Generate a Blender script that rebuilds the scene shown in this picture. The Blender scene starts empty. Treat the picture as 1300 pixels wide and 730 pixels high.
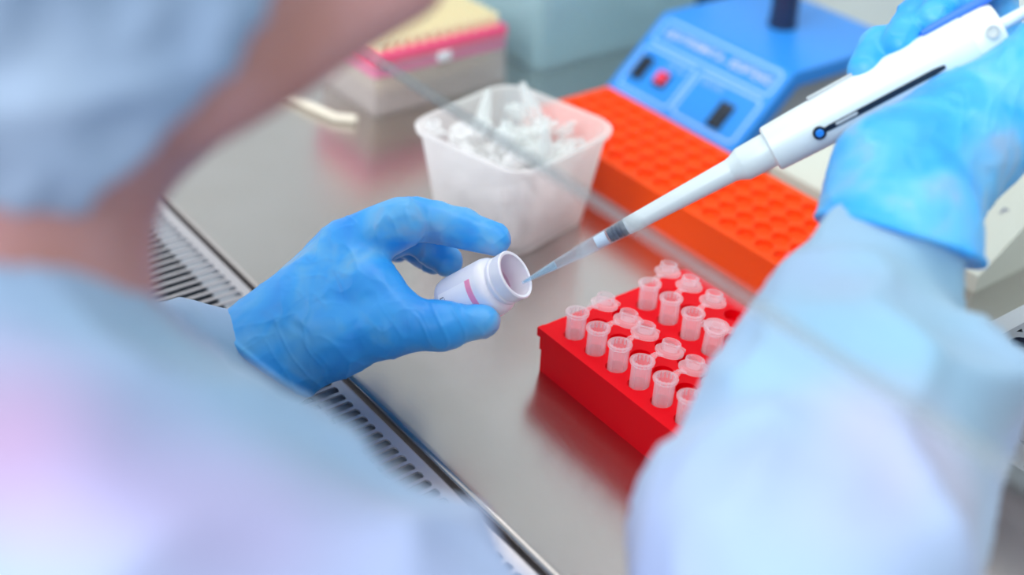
import bpy, bmesh, math, random
import numpy as np
from mathutils import Vector, Matrix
R = math.radians
rnd = random.Random(7)
S = bpy.context.scene
COL = S.collection

# ------------------------------------------------------------------ camera, world, lights, exposure
CR = Vector((0.5999, 0.7988, 0.0452)); CU = Vector((-0.4594, 0.2976, 0.8369)); CD = Vector((-0.6550, 0.5228, -0.5455))
CC = Vector((0.4307, -0.3905, 0.4340)); FPX = 1622.0
cam = bpy.data.cameras.new('camera'); camo = bpy.data.objects.new('camera', cam); COL.objects.link(camo)
camo.matrix_world = Matrix(((CR.x, CU.x, -CD.x, CC.x), (CR.y, CU.y, -CD.y, CC.y), (CR.z, CU.z, -CD.z, CC.z), (0, 0, 0, 1)))
cam.sensor_width = 36; cam.lens = FPX / 1300 * 36; cam.clip_start = 0.01
cam.dof.use_dof = True; cam.dof.focus_distance = 0.672; cam.dof.aperture_fstop = 2.6
S.camera = camo
def at(px, py, D):                      # a point at distance D (m, along the viewing axis) behind pixel px, py of the 1300x730 frame
    return CC + (CD + CR * ((px - 650) / FPX) - CU * ((py - 365) / FPX)) * D

w = bpy.data.worlds.new('lab_room_light'); S.world = w; w.use_nodes = True
w.node_tree.nodes['Background'].inputs[0].default_value = (0.93, 0.96, 1.0, 1)
w.node_tree.nodes['Background'].inputs[1].default_value = 1.02

def area(name, loc, rot, sx, sy, power, color=(1, 1, 1)):
    l = bpy.data.lights.new(name, 'AREA'); l.shape = 'RECTANGLE'; l.size = sx; l.size_y = sy; l.energy = power; l.color = color
    o = bpy.data.objects.new(name, l); COL.objects.link(o); o.location = loc; o.rotation_euler = rot
    return o
area('cabinet_lamp', (-0.05, 0.16, 0.735), (0, 0, 0), 1.1, 0.28, 3.1, (1.0, 0.985, 0.96))
area('room_lamp', (0.45, -1.9, 1.60), Vector((0.45, -2.0, 1.60)).to_track_quat('Z', 'Y').to_euler(), 2.0, 1.4, 78.0, (0.97, 0.98, 1.0))
S.view_settings.view_transform = 'Standard'; S.view_settings.look = 'None'
S.view_settings.exposure = -0.03; S.view_settings.gamma = 1.0
S.cycles.transparent_max_bounces = 40; S.cycles.max_bounces = 12; S.cycles.diffuse_bounces = 6; S.cycles.use_denoising = True

# ------------------------------------------------------------------ materials
def lin(h):
    h = h.lstrip('#'); c = [int(h[i:i + 2], 16) / 255 for i in (0, 2, 4)]
    return tuple(x / 12.92 if x <= 0.04045 else ((x + 0.055) / 1.055) ** 2.4 for x in c) + (1,)
class Mat:
    def __init__(s, name, hexcol, rough=0.5, metal=0.0, **kw):
        s.m = bpy.data.materials.new(name); s.m.use_nodes = True; s.t = s.m.node_tree; s.n = s.t.nodes
        s.b = s.n['Principled BSDF']; s.i = s.b.inputs
        s.i['Base Color'].default_value = lin(hexcol); s.i['Roughness'].default_value = rough; s.i['Metallic'].default_value = metal
        for k, v in kw.items(): s.i[k.replace('_', ' ')].default_value = v
    def node(s, typ, **kw):
        n = s.n.new(typ)
        for k, v in kw.items(): setattr(n, k, v)
        return n
    def coord(s, scale=(1, 1, 1), rot=(0, 0, 0)):
        tc = s.node('ShaderNodeTexCoord'); mp = s.node('ShaderNodeMapping')
        mp.inputs['Scale'].default_value = scale; mp.inputs['Rotation'].default_value = rot
        s.t.links.new(tc.outputs['Object'], mp.inputs['Vector']); return mp.outputs[0]
    def noise(s, vec, scale, detail=4, rough=0.5, dist=0.0):
        n = s.node('ShaderNodeTexNoise'); n.inputs['Scale'].default_value = scale; n.inputs['Detail'].default_value = detail
        n.inputs['Roughness'].default_value = rough; n.inputs['Distortion'].default_value = dist
        s.t.links.new(vec, n.inputs['Vector']); return n.outputs[0]
    def ramp(s, fac, stops):
        r = s.node('ShaderNodeValToRGB'); e = r.color_ramp.elements
        while len(e) < len(stops): e.new(0.5)
        for k, (p, c) in enumerate(stops): e[k].position = p; e[k].color = lin(c) if isinstance(c, str) else (c, c, c, 1)
        s.t.links.new(fac, r.inputs[0]); return r.outputs[0]
    def mix(s, fac, a, b):
        n = s.node('ShaderNodeMix', data_type='RGBA'); s.t.links.new(fac, n.inputs[0]); s.t.links.new(a, n.inputs[6]); s.t.links.new(b, n.inputs[7]); return n.outputs[2]
    def color(s, out): s.t.links.new(out, s.i['Base Color'])
    def bump(s, fac, strength, dist=0.001):
        b = s.node('ShaderNodeBump'); b.inputs['Strength'].default_value = strength; b.inputs['Distance'].default_value = dist
        s.t.links.new(fac, b.inputs['Height']); s.t.links.new(b.outputs[0], s.i['Normal'])
        return b
def grainy(m, scale=300, strength=0.15, dist=0.0003):
    m.bump(m.noise(m.coord(), scale, 3), strength, dist); return m

M = {}
st = Mat('brushed_steel', '#cdc8c4', 0.33, 1.0)
v = st.coord((1.0, 6.0, 1.0), (0, 0, R(8)))
c1 = st.ramp(st.noise(st.coord(), 9, 4), [(0.3, '#c3beba'), (0.7, '#cbc7c5')]); st.color(c1)
r1 = st.ramp(st.noise(v, 120, 4), [(0.3, 0.235), (0.7, 0.27)]); st.t.links.new(r1, st.i['Roughness'])
M['steel'] = st.m
M['grille'] = grainy(Mat('grille_steel', '#d0ccd0', 0.35, 0.85), 200, 0.05).m
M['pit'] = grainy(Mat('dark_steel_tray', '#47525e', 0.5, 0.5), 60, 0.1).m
M['ledge'] = grainy(Mat('grey_ledge_steel', '#b4bcc4', 0.5, 0.3), 60, 0.1).m
M['panel'] = grainy(Mat('cabinet_wall_steel', '#dfe1e2', 0.42, 0.1), 25, 0.05).m
M['white_paint'] = grainy(Mat('white_enamel', '#e9eaec', 0.4), 120, 0.05).m
M['floor'] = grainy(Mat('grey_vinyl', '#b9bcc0', 0.6), 80, 0.1).m
red = Mat('red_plastic', '#e60016', 0.4, Specular_IOR_Level=0.1); grainy(red, 500, 0.12); red.i['Subsurface Weight'].default_value = 0.12; red.i['Subsurface Radius'].default_value = (0.004, 0.0006, 0.0006); M['red'] = red.m
orange = Mat('orange_plastic', '#ff4e0c', 0.45, Specular_IOR_Level=0.1); grainy(orange, 400, 0.12); orange.i['Subsurface Weight'].default_value = 0.12; orange.i['Subsurface Radius'].default_value = (0.004, 0.0012, 0.0006); M['orange'] = orange.m
M['blue'] = grainy(Mat('blue_enamel', '#2c8ce9', 0.30), 250, 0.06).m
M['print'] = grainy(Mat('pale_blue_print', '#9fc2fb', 0.5), 200, 0.02).m
M['print_warm'] = grainy(Mat('cream_print', '#e9dccb', 0.5), 200, 0.02).m
M['black'] = grainy(Mat('black_plastic', '#191d2c', 0.35), 300, 0.1).m
M['navy'] = grainy(Mat('navy_rubber', '#1d2a4a', 0.35), 300, 0.1).m
M['red_switch'] = grainy(Mat('red_switch', '#ee2f4c', 0.35), 300, 0.05).m
M['white'] = grainy(Mat('white_polymer', '#dfe3ea', 0.30), 300, 0.05).m
M['cream'] = grainy(Mat('cream_polymer', '#cfcfc6', 0.4), 200, 0.08).m
M['headcap'] = grainy(Mat('warm_white_polymer', '#ece8de', 0.35), 300, 0.05).m
M['creamlid'] = grainy(Mat('light_grey_polymer', '#bfc1c6', 0.4), 200, 0.08).m
M['greyblock'] = grainy(Mat('grey_alloy_block', '#84858e', 0.5, 0.2), 300, 0.1).m
M['greycase'] = grainy(Mat('pale_grey_case', '#b4b5bc', 0.4), 200, 0.08).m
M['well'] = grainy(Mat('dark_well', '#20253c', 0.3, 0.4), 100, 0.1).m
M['pipblue'] = grainy(Mat('royal_blue_polymer', '#2f6ff0', 0.35), 300, 0.05).m
M['dotblue'] = grainy(Mat('blue_button', '#2a86ea', 0.3), 300, 0.05).m
M['pink_label'] = grainy(Mat('pink_print', '#fb9abc', 0.5), 400, 0.03).m
M['label'] = grainy(Mat('white_paper_label', '#fbfbff', 0.55), 400, 0.03).m
M['ink'] = grainy(Mat('dark_ink', '#3c4152', 0.6), 400, 0.03).m
M['inkblue'] = grainy(Mat('dark_blue_ink', '#26307a', 0.6), 400, 0.03).m
M['cable'] = grainy(Mat('cream_cable_sheath', '#e6dfce', 0.5), 300, 0.05).m
M['pinkdeck'] = grainy(Mat('pink_polymer', '#ef4a7c', 0.4), 300, 0.05).m
M['pinkdeck2'] = grainy(Mat('muted_pink_polymer', '#d1789c', 0.4), 300, 0.05).m
M['yellow'] = grainy(Mat('yellow_polymer', '#f8ebc2', 0.4), 300, 0.05).m

def clear(name, hexcol, alpha, rough=0.25, tint='#ffffff', edge=0.45):        # thin translucent plastic: part see-through, part milky
    m = Mat(name, hexcol, rough); n = m.t
    tr = m.node('ShaderNodeBsdfTransparent'); tr.inputs[0].default_value = lin(tint)
    tl = m.node('ShaderNodeBsdfTranslucent'); tl.inputs[0].default_value = lin(hexcol)
    mx0 = m.node('ShaderNodeMixShader'); mx0.inputs[0].default_value = 0.35
    n.links.new(m.b.outputs[0], mx0.inputs[1]); n.links.new(tl.outputs[0], mx0.inputs[2])
    mx = m.node('ShaderNodeMixShader')
    lw = m.node('ShaderNodeLayerWeight'); lw.inputs[0].default_value = 0.35
    mr = m.node('ShaderNodeMapRange'); mr.inputs[3].default_value = alpha; mr.inputs[4].default_value = min(1, alpha + edge)
    n.links.new(lw.outputs['Facing'], mr.inputs[0]); n.links.new(mr.outputs[0], mx.inputs[0])
    n.links.new(tr.outputs[0], mx.inputs[1]); n.links.new(mx0.outputs[0], mx.inputs[2])
    n.links.new(mx.outputs[0], m.n['Material Output'].inputs[0])
    grainy(m, 400, 0.08)
    return m
M['tube'] = clear('milky_tube_plastic', '#fff6fc', 0.16, 0.2, '#ffffff', 0.38).m
M['heap'] = clear('milky_heap_plastic', '#ffffff', 0.24, 0.22, '#ffffff', 0.50).m
M['tub'] = clear('frosted_tub_plastic', '#fffcfc', 0.34, 0.35).m
M['tipclear'] = clear('clear_tip_plastic', '#f0faff', 0.07, 0.12, '#f6fbff', 0.25).m
M['boxclear'] = clear('clear_box_plastic', '#e4dcda', 0.30, 0.25).m
M['bluebox'] = clear('bluish_box_plastic', '#cfe6ee', 0.36, 0.25, '#f1f8fa').m
M['liquid'] = clear('pale_blue_liquid', '#d4f1fb', 0.25, 0.1, '#eaf7fd', 0.2).m
gs = Mat('sash_glass', '#ffffff', 0.02); g1 = gs.node('ShaderNodeBsdfTransparent'); g1.inputs[0].default_value = lin('#f8fcfb')
g2 = gs.node('ShaderNodeBsdfGlossy'); g3 = gs.node('ShaderNodeLayerWeight'); g3.inputs[0].default_value = 0.5
g4 = gs.node('ShaderNodeMath', operation='POWER'); g4.inputs[1].default_value = 4.0; gs.t.links.new(g3.outputs['Facing'], g4.inputs[0])
g5 = gs.node('ShaderNodeMapRange'); g5.inputs[3].default_value = 0.006; g5.inputs[4].default_value = 0.30; gs.t.links.new(g4.outputs[0], g5.inputs[0])
gm = gs.node('ShaderNodeMixShader'); gn = gs.noise(gs.coord(), 3, 2); gs.t.links.new(g5.outputs[0], gm.inputs[0]); gs.t.links.new(g1.outputs[0], gm.inputs[1]); gs.t.links.new(g2.outputs[0], gm.inputs[2])
gs.t.links.new(gs.ramp(gn, [(0.3, 0.02), (0.7, 0.05)]), g2.inputs['Roughness']); gs.t.links.new(gm.outputs[0], gs.n['Material Output'].inputs[0]); M['glass'] = gs.m
ge = Mat('sash_glass_edge', '#aab0b6', 0.3); e1 = ge.node('ShaderNodeBsdfTransparent'); e1.inputs[0].default_value = lin('#f0f2f3'); e2 = ge.node('ShaderNodeMixShader')
ge.t.links.new(ge.ramp(ge.noise(ge.coord(), 40, 2), [(0.3, 0.22), (0.7, 0.30)]), e2.inputs[0]); ge.t.links.new(e1.outputs[0], e2.inputs[1]); ge.t.links.new(ge.b.outputs[0], e2.inputs[2]); ge.t.links.new(e2.outputs[0], ge.n['Material Output'].inputs[0]); M['glassedge'] = ge.m
bt = Mat('white_bottle_plastic', '#ebecf6', 0.32, Coat_Weight=0.1); grainy(bt, 300, 0.05)
bt.i['Subsurface Weight'].default_value = 0.4; bt.i['Subsurface Radius'].default_value = (0.006, 0.005, 0.006); M['bottle'] = bt.m

gl = Mat('blue_nitrile', '#38a6f2', 0.42)                          # thin blue nitrile glove, a little skin tone where it is tight
f = gl.noise(gl.coord(), 26, 3, 0.5, 0.6)
gl.color(gl.ramp(f, [(0.30, '#2491e8'), (0.48, '#35a2ee'), (0.60, '#5cafe8'), (0.72, '#86a9d2')]))
wn = gl.node('ShaderNodeTexNoise'); wn.noise_type = 'RIDGED_MULTIFRACTAL'; wn.inputs['Scale'].default_value = 62; wn.inputs['Detail'].default_value = 3; wn.inputs['Distortion'].default_value = 0.6
gl.t.links.new(gl.coord((1, 1, 1), (0.4, 0.2, 0.7)), wn.inputs['Vector']); gl.bump(wn.outputs[0], 0.60, 0.0022)
gl.i['Subsurface Weight'].default_value = 0.15; gl.i['Subsurface Radius'].default_value = (0.001, 0.003, 0.006)
gl.i['Specular IOR Level'].default_value = 0.45
M['glove'] = gl.m
gw = Mat('pale_blue_gown_fabric', '#bfdcf6', 0.85)                  # thin non-woven gown, pink clothing showing through in places
gc_ = gw.ramp(gw.noise(gw.coord((1, 1, 1)), 7.0, 2, 0.4, 0.3), [(0.32, '#86acc9'), (0.50, '#8fa9c8'), (0.68, '#97a2c8')])
def patch(m, base, loc, rad, col, amt):                                # a soft-edged area where the clothing underneath shows through
    tc = m.node('ShaderNodeTexCoord'); vm = m.node('ShaderNodeVectorMath', operation='DISTANCE'); vm.inputs[1].default_value = loc
    m.t.links.new(tc.outputs['Object'], vm.inputs[0]); mr = m.node('ShaderNodeMapRange', interpolation_type='SMOOTHSTEP')
    mr.inputs[1].default_value = rad; mr.inputs[2].default_value = 0.0; mr.inputs[3].default_value = 0.0; mr.inputs[4].default_value = amt
    m.t.links.new(vm.outputs['Value'], mr.inputs[0]); c = m.node('ShaderNodeRGB'); c.outputs[0].default_value = lin(col)
    return m.mix(mr.outputs[0], base, c.outputs[0])
for px_, py_, D_, rad_, col_, amt_ in ((10, 560, .32, .042, '#b97fa6', .6), (170, 650, .33, .055, '#ad9ac8', .65), (330, 690, .35, .050, '#a99ecb', .6), (480, 720, .38, .04, '#9a97c8', .6), (1105, 625, .45, .050, '#c3b0c0', .95), (1010, 610, .46, .035, '#a29fc8', .6), (1090, 430, .50, .035, '#a09ec2', .5)):
    gc_ = patch(gw, gc_, tuple(at(px_, py_, D_)), rad_, col_, amt_)
gw.color(gc_)
gw.bump(gw.noise(gw.coord(), 500, 4), 0.15, 0.0005); gw.i['Sheen Weight'].default_value = 0.2
M['gown'] = gw.m
cp = Mat('blue_cap_fabric', '#a3c3e6', 0.85); cp.bump(cp.noise(cp.coord(), 60, 5), 0.3, 0.003)
cp.color(cp.ramp(cp.noise(cp.coord(), 14, 3), [(0.35, '#8199b7'), (0.65, '#9aafc8')])); M['cap'] = cp.m
sk = Mat('skin', '#c08a83', 0.5); sk.color(sk.ramp(sk.noise(sk.coord(), 25, 3), [(0.35, '#a3736c'), (0.65, '#ad8080')]))
sk.bump(sk.noise(sk.coord(), 400, 3), 0.1, 0.0004); sk.i['Subsurface Weight'].default_value = 0.15; sk.i['Subsurface Radius'].default_value = (0.01, 0.004, 0.002); M['skin'] = sk.m
M['eyewhite'] = grainy(Mat('eye_white', '#f0eeea', 0.2), 100, 0.01).m
M['iris'] = grainy(Mat('brown_iris', '#3b2618', 0.2), 100, 0.01).m
M['lips'] = grainy(Mat('lip_skin', '#b0605f', 0.45), 200, 0.1).m
M['hair'] = grainy(Mat('dark_brown_hair', '#2e211b', 0.5), 300, 0.3).m

# ------------------------------------------------------------------ object helpers
def tag(o, label=None, cat=None, group=None, kind=None):
    if label: o['label'] = label
    if cat: o['category'] = cat
    if group: o['group'] = group
    if kind: o['kind'] = kind
    return o
def link(name, me, mat, parent=None, smooth=None):
    if mat is not None: me.materials.clear(); me.materials.append(M[mat])
    o = bpy.data.objects.new(name, me); COL.objects.link(o)
    if parent is not None: o.parent = parent
    if smooth is not None: shade(me, smooth)
    return o
def shade(me, ang):
    me.polygons.foreach_set('use_smooth', [True] * len(me.polygons))
    if ang < 180:
        bm = bmesh.new(); bm.from_mesh(me)
        for e in bm.edges:
            if len(e.link_faces) == 2 and e.calc_face_angle(0) > R(ang): e.smooth = False
        bm.to_mesh(me); bm.free()
def done(bm, name, mat, parent=None, smooth=40):
    bmesh.ops.recalc_face_normals(bm, faces=bm.faces)
    me = bpy.data.meshes.new(name); bm.to_mesh(me); bm.free()
    return link(name, me, mat, parent, smooth)
def empty(name, loc=(0, 0, 0), rz=0.0):
    o = bpy.data.objects.new(name, None); COL.objects.link(o); o.location = loc; o.rotation_euler = (0, 0, rz); o.empty_display_size = 0.02
    return o
def box(bm, x0, x1, y0, y1, z0, z1, bev=0.0, seg=2):
    g = bmesh.ops.create_cube(bm, size=1.0)['verts']
    for vv in g: vv.co = Vector(((x0 + x1) / 2 + vv.co.x * (x1 - x0), (y0 + y1) / 2 + vv.co.y * (y1 - y0), (z0 + z1) / 2 + vv.co.z * (z1 - z0)))
    if bev > 0:
        es = set(e for vv in g for e in vv.link_edges)
        bmesh.ops.bevel(bm, geom=list(es), offset=bev, segments=seg, affect='EDGES', profile=0.5)
def boxo(name, mat, b, bev=0.0008, parent=None):
    bm = bmesh.new(); box(bm, *b, bev); return done(bm, name, mat, parent)
def lathe(bm, prof, n=32, closed=False, mtx=None):
    rings = []
    for (r, z) in prof:
        if r < 1e-6: rings.append([bm.verts.new((0, 0, z))])
        else: rings.append([bm.verts.new((r * math.cos(2 * math.pi * k / n), r * math.sin(2 * math.pi * k / n), z)) for k in range(n)])
    prs = list(zip(rings, rings[1:])) + ([(rings[-1], rings[0])] if closed else [])
    for a, b in prs:
        for k in range(n):
            q = [a[k % len(a)], a[(k + 1) % n % len(a)], b[(k + 1) % n % len(b)], b[k % len(b)]]
            q2 = []
            for t in q:
                if t not in q2: q2.append(t)
            if len(q2) >= 3: bm.faces.new(q2)
    if mtx is not None: bmesh.ops.transform(bm, matrix=mtx, verts=[vv for rg in rings for vv in rg])
def latheo(name, mat, prof, n=32, parent=None, closed=False, mtx=None, smooth=35):
    bm = bmesh.new(); lathe(bm, prof, n, closed, mtx); return done(bm, name, mat, parent, smooth)
def rrect(hx, hy, r, n=6):
    pts = []
    for cx, cy, a0 in ((hx - r, hy - r, 0), (-hx + r, hy - r, 90), (-hx + r, -hy + r, 180), (hx - r, -hy + r, 270)):
        for k in range(n + 1):
            a = R(a0 + 90 * k / n); pts.append((cx + r * math.cos(a), cy + r * math.sin(a)))
    return pts
def loft(bm, rings, cap0=True, cap1=True, close=False):
    vr = [[bm.verts.new(p) for p in rg] for rg in rings]; n = len(vr[0])
    prs = list(zip(vr, vr[1:])) + ([(vr[-1], vr[0])] if close else [])
    for a, b in prs:
        for k in range(n): bm.faces.new((a[k], a[(k + 1) % n], b[(k + 1) % n], b[k]))
    if cap0 and not close: bm.faces.new(vr[0][::-1])
    if cap1 and not close: bm.faces.new(vr[-1])
def prism(bm, prof, x0, x1):                 # profile in (y, z) swept along x
    loft(bm, [[(x0, y, z) for y, z in prof], [(x1, y, z) for y, z in prof]])
def tube_path(bm, pts, r, n=10):
    P = [Vector(p) for p in pts]; rings = []
    for k, p in enumerate(P):
        t = (P[min(k + 1, len(P) - 1)] - P[max(k - 1, 0)]).normalized()
        s = t.cross(Vector((0, 0, 1)));  s = s.normalized() if s.length > 1e-4 else Vector((1, 0, 0)); q = s.cross(t)
        rings.append([p + s * r * math.cos(2 * math.pi * j / n) + q * r * math.sin(2 * math.pi * j / n) for j in range(n)])
    loft(bm, rings)
def frame(zaxis, hint, loc):
    z = Vector(zaxis).normalized(); x = Vector(hint); x = (x - z * x.dot(z)).normalized(); y = z.cross(x)
    return Matrix(((x.x, y.x, z.x, loc[0]), (x.y, y.y, z.y, loc[1]), (x.z, y.z, z.z, loc[2]), (0, 0, 0, 1)))
def holed_plate(bm, xs, ys, px, py, x0, x1, y0, y1, rad, z, depth, n=20, lip=0.0):
    """Top plate with real round holes: one square cell with a hole and a blind well per centre, margins as strips."""
    for cx in xs:
        for cy in ys:
            sq, c0, c1 = [], [], []
            for k in range(n):
                a = 2 * math.pi * (k + 0.5) / n; ca, sa = math.cos(a), math.sin(a); m = max(abs(ca), abs(sa))
                sq.append(bm.verts.new((cx + px / 2 * ca / m, cy + py / 2 * sa / m, z)))
                c0.append(bm.verts.new((cx + rad * ca, cy + rad * sa, z + lip))); c1.append(bm.verts.new((cx + rad * 0.93 * ca, cy + rad * 0.93 * sa, z - depth)))
            for k in range(n):
                j = (k + 1) % n
                bm.faces.new((sq[k], sq[j], c0[j], c0[k])); bm.faces.new((c0[k], c0[j], c1[j], c1[k]))
            bm.faces.new(c1)
    a, b = xs[0] - px / 2, xs[-1] + px / 2; c, d = ys[0] - py / 2, ys[-1] + py / 2
    for (u0, u1, v0, v1) in ((x0, x1, y0, c), (x0, x1, d, y1), (x0, a, c, d), (b, x1, c, d)):
        bm.faces.new([bm.verts.new(p) for p in ((u0, v0, z), (u1, v0, z), (u1, v1, z), (u0, v1, z))])
def lettering(name, body, size, mat, parent, mtx, extrude=0.0001, align='LEFT', label=None):
    cu = bpy.data.curves.new(name, 'FONT'); cu.body = body; cu.size = size; cu.extrude = extrude; cu.align_x = align; cu.align_y = 'CENTER'
    cu.resolution_u = 2
    t_ = bpy.data.objects.new(name, cu); COL.objects.link(t_); bpy.context.view_layer.update()
    me = bpy.data.meshes.new_from_object(t_.evaluated_get(bpy.context.evaluated_depsgraph_get())); bpy.data.objects.remove(t_); me.name = name
    o = link(name, me, mat, parent); o.matrix_local = mtx
    if label: o['label'] = label
    return o
def copy_tree(o, parent=None):
    c = o.copy(); COL.objects.link(c); c.parent = parent
    for ch in list(o.children): copy_tree(ch, c)
    return c

# ------------------------------------------------------------------ implicit surfaces (bodies, gloves, cloth): smooth union of tapered capsules
def surface_nets(F, org, h):
    ins = F < 0
    nx, ny, nz = F.shape
    crn = [(i, j, k) for i in (0, 1) for j in (0, 1) for k in (0, 1)]
    sl = lambda A, c: A[c[0]:nx - 1 + c[0], c[1]:ny - 1 + c[1], c[2]:nz - 1 + c[2]]
    cnt = sum(sl(ins, c).astype(np.int8) for c in crn)
    act = np.argwhere((cnt > 0) & (cnt < 8)); idx = -np.ones((nx - 1, ny - 1, nz - 1), np.int64)
    idx[tuple(act.T)] = np.arange(len(act))
    vals = np.stack([F[act[:, 0] + c[0], act[:, 1] + c[1], act[:, 2] + c[2]] for c in crn], 1)
    acc = np.zeros((len(act), 3)); num = np.zeros(len(act)); cr = np.array(crn, float)
    for a in range(8):
        for b in range(a + 1, 8):
            if sum(abs(cr[a] - cr[b])) != 1: continue
            va, vb = vals[:, a], vals[:, b]; m = (va < 0) != (vb < 0)
            t = np.where(m, va / np.where(m, va - vb, 1), 0)
            acc += np.where(m[:, None], cr[a] + t[:, None] * (cr[b] - cr[a]), 0); num += m
    V = (act + acc / num[:, None]) * h + org
    quads = []
    for ax in range(3):
        u_, v_ = (ax + 1) % 3, (ax + 2) % 3
        s0 = [slice(0, n) for n in F.shape]; s1 = [slice(0, n) for n in F.shape]
        s0[ax] = slice(0, F.shape[ax] - 1); s1[ax] = slice(1, F.shape[ax])
        A, B = ins[tuple(s0)], ins[tuple(s1)]
        for flip, mask in ((0, A & ~B), (1, ~A & B)):
            e = np.argwhere(mask); ok = (e[:, u_] > 0) & (e[:, v_] > 0) & (e[:, u_] < F.shape[u_] - 1) & (e[:, v_] < F.shape[v_] - 1); e = e[ok]
            q = []
            for du, dv in ((1, 1), (0, 1), (0, 0), (1, 0)):
                g = e.copy(); g[:, u_] -= du; g[:, v_] -= dv; q.append(idx[tuple(g.T)])
            q = np.stack(q, 1)
            quads.append(q[:, ::-1] if flip else q)
    return V, np.concatenate(quads)
class Field:
    def __init__(s, lo, hi, h):
        s.h = h; s.org = np.array(lo, float); n = np.ceil((np.array(hi) - lo) / h).astype(int) + 1
        s.ax = [s.org[k] + h * np.arange(n[k]) for k in range(3)]; s.F = np.full(n, 9.0, np.float32)
    def sub(s, lo, hi):
        i0 = [max(0, int((lo[k] - s.org[k]) / s.h)) for k in range(3)]; i1 = [min(s.F.shape[k], int((hi[k] - s.org[k]) / s.h) + 2) for k in range(3)]
        sl = tuple(slice(a, max(a, b)) for a, b in zip(i0, i1))
        X, Y, Z = np.meshgrid(*[s.ax[k][sl[k]].astype(np.float32) for k in range(3)], indexing='ij', sparse=True)
        return sl, X, Y, Z
    def merge(s, sl, d, k, cut=False):
        a = s.F[sl]
        if cut: hh = np.maximum(k - np.abs(a + d), 0) / k; s.F[sl] = np.maximum(a, -d) + hh * hh * k / 4
        else: hh = np.maximum(k - np.abs(a - d), 0) / k; s.F[sl] = np.minimum(a, d) - hh * hh * k / 4
    def cap(s, a, b, ra, rb, k=0.005, cut=False):
        a = np.array(a, float); b = np.array(b, float); m = max(ra, rb) + 2.5 * k + 2 * s.h
        sl, X, Y, Z = s.sub(np.minimum(a, b) - m, np.maximum(a, b) + m)
        ab = b - a; L = max(ab @ ab, 1e-12)
        t = np.clip(((X - a[0]) * ab[0] + (Y - a[1]) * ab[1] + (Z - a[2]) * ab[2]) / L, 0, 1)
        d = np.sqrt((X - a[0] - t * ab[0]) ** 2 + (Y - a[1] - t * ab[1]) ** 2 + (Z - a[2] - t * ab[2]) ** 2) - (ra + t * (rb - ra))
        s.merge(sl, d, k, cut)
    def ell(s, c, rad, k=0.01, M3=None, cut=False):
        c = np.array(c, float); rad = np.array(rad, float); m = max(rad) + 2.5 * k + 2 * s.h
        sl, X, Y, Z = s.sub(c - m, c + m); P = [X - c[0], Y - c[1], Z - c[2]]
        if M3 is not None: P = [sum(M3[j][i] * P[j] for j in range(3)) for i in range(3)]       # columns of M3 are the local axes
        q0 = np.sqrt(sum((P[i] / rad[i]) ** 2 for i in range(3))); q1 = np.sqrt(sum((P[i] / rad[i] ** 2) ** 2 for i in range(3)))
        s.merge(sl, q0 * (q0 - 1) / np.maximum(q1, 1e-6), k, cut)
    def chain(s, pts, k=0.005):
        for (a, ra), (b, rb) in zip(pts, pts[1:]): s.cap(a, b, ra, rb, k)
    def plane(s, c, n, k=0.001):                # keep only the side where (p - c).n < 0
        X, Y, Z = np.meshgrid(*[a.astype(np.float32) for a in s.ax], indexing='ij', sparse=True)
        d = (X - c[0]) * n[0] + (Y - c[1]) * n[1] + (Z - c[2]) * n[2]; s.F = np.maximum(s.F, d)
    def face_opening(s, c, M3, rx, rz, zc, y0):             # oval opening of a hood, cut along the head's own forward axis
        X, Y, Z = np.meshgrid(*[a.astype(np.float32) for a in s.ax], indexing='ij', sparse=True); P = [X - c[0], Y - c[1], Z - c[2]]
        L = [sum(M3[j][i] * P[j] for j in range(3)) for i in range(3)]
        d = (1 - np.sqrt((L[0] / rx) ** 2 + ((L[2] - zc) / rz) ** 2)) * min(rx, rz)
        s.F = np.maximum(s.F, np.minimum(d, L[1] - y0))
    def mesh(s, name, disp=None, smooth_it=2):
        V, Q = surface_nets(s.F, s.org, s.h)
        for _ in range(smooth_it):
            acc = np.zeros_like(V); num = np.zeros(len(V))
            for a in range(4):
                i, j = Q[:, a], Q[:, (a + 1) % 4]
                for t in range(3): acc[:, t] += np.bincount(i, V[j, t], len(V)) + np.bincount(j, V[i, t], len(V))
                num += np.bincount(i, minlength=len(V)) + np.bincount(j, minlength=len(V))
            V = V * 0.5 + 0.5 * acc / num[:, None]
        if disp is not None:
            N = np.zeros_like(V); fn = np.cross(V[Q[:, 2]] - V[Q[:, 0]], V[Q[:, 3]] - V[Q[:, 1]])
            for a in range(4):
                for t in range(3): N[:, t] += np.bincount(Q[:, a], fn[:, t], len(V))
            N /= np.linalg.norm(N, axis=1)[:, None] + 1e-12
            V = V + N * disp(V, N)[:, None]
        me = bpy.data.meshes.new(name); me.vertices.add(len(V)); me.vertices.foreach_set('co', V.astype(np.float32).ravel())
        me.loops.add(Q.size); me.loops.foreach_set('vertex_index', Q.ravel().astype(np.int32))
        me.polygons.add(len(Q)); me.polygons.foreach_set('loop_start', np.arange(0, Q.size, 4, dtype=np.int32))
        me.update(calc_edges=True); me.validate()
        me.polygons.foreach_set('use_smooth', [True] * len(me.polygons))
        return me
_lat = np.random.RandomState(3).rand(32, 32, 32)
def vnoise(P):
    i = np.floor(P).astype(int); f = P - i; f = f * f * (3 - 2 * f); r = 0
    for a in (0, 1):
        for b in (0, 1):
            for c in (0, 1):
                wgt = (f[:, 0] if a else 1 - f[:, 0]) * (f[:, 1] if b else 1 - f[:, 1]) * (f[:, 2] if c else 1 - f[:, 2])
                r = r + wgt * _lat[(i[:, 0] + a) % 32, (i[:, 1] + b) % 32, (i[:, 2] + c) % 32]
    return r
def ridge(P, p=3.0): return (1 - np.abs(2 * vnoise(P) - 1)) ** p
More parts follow.
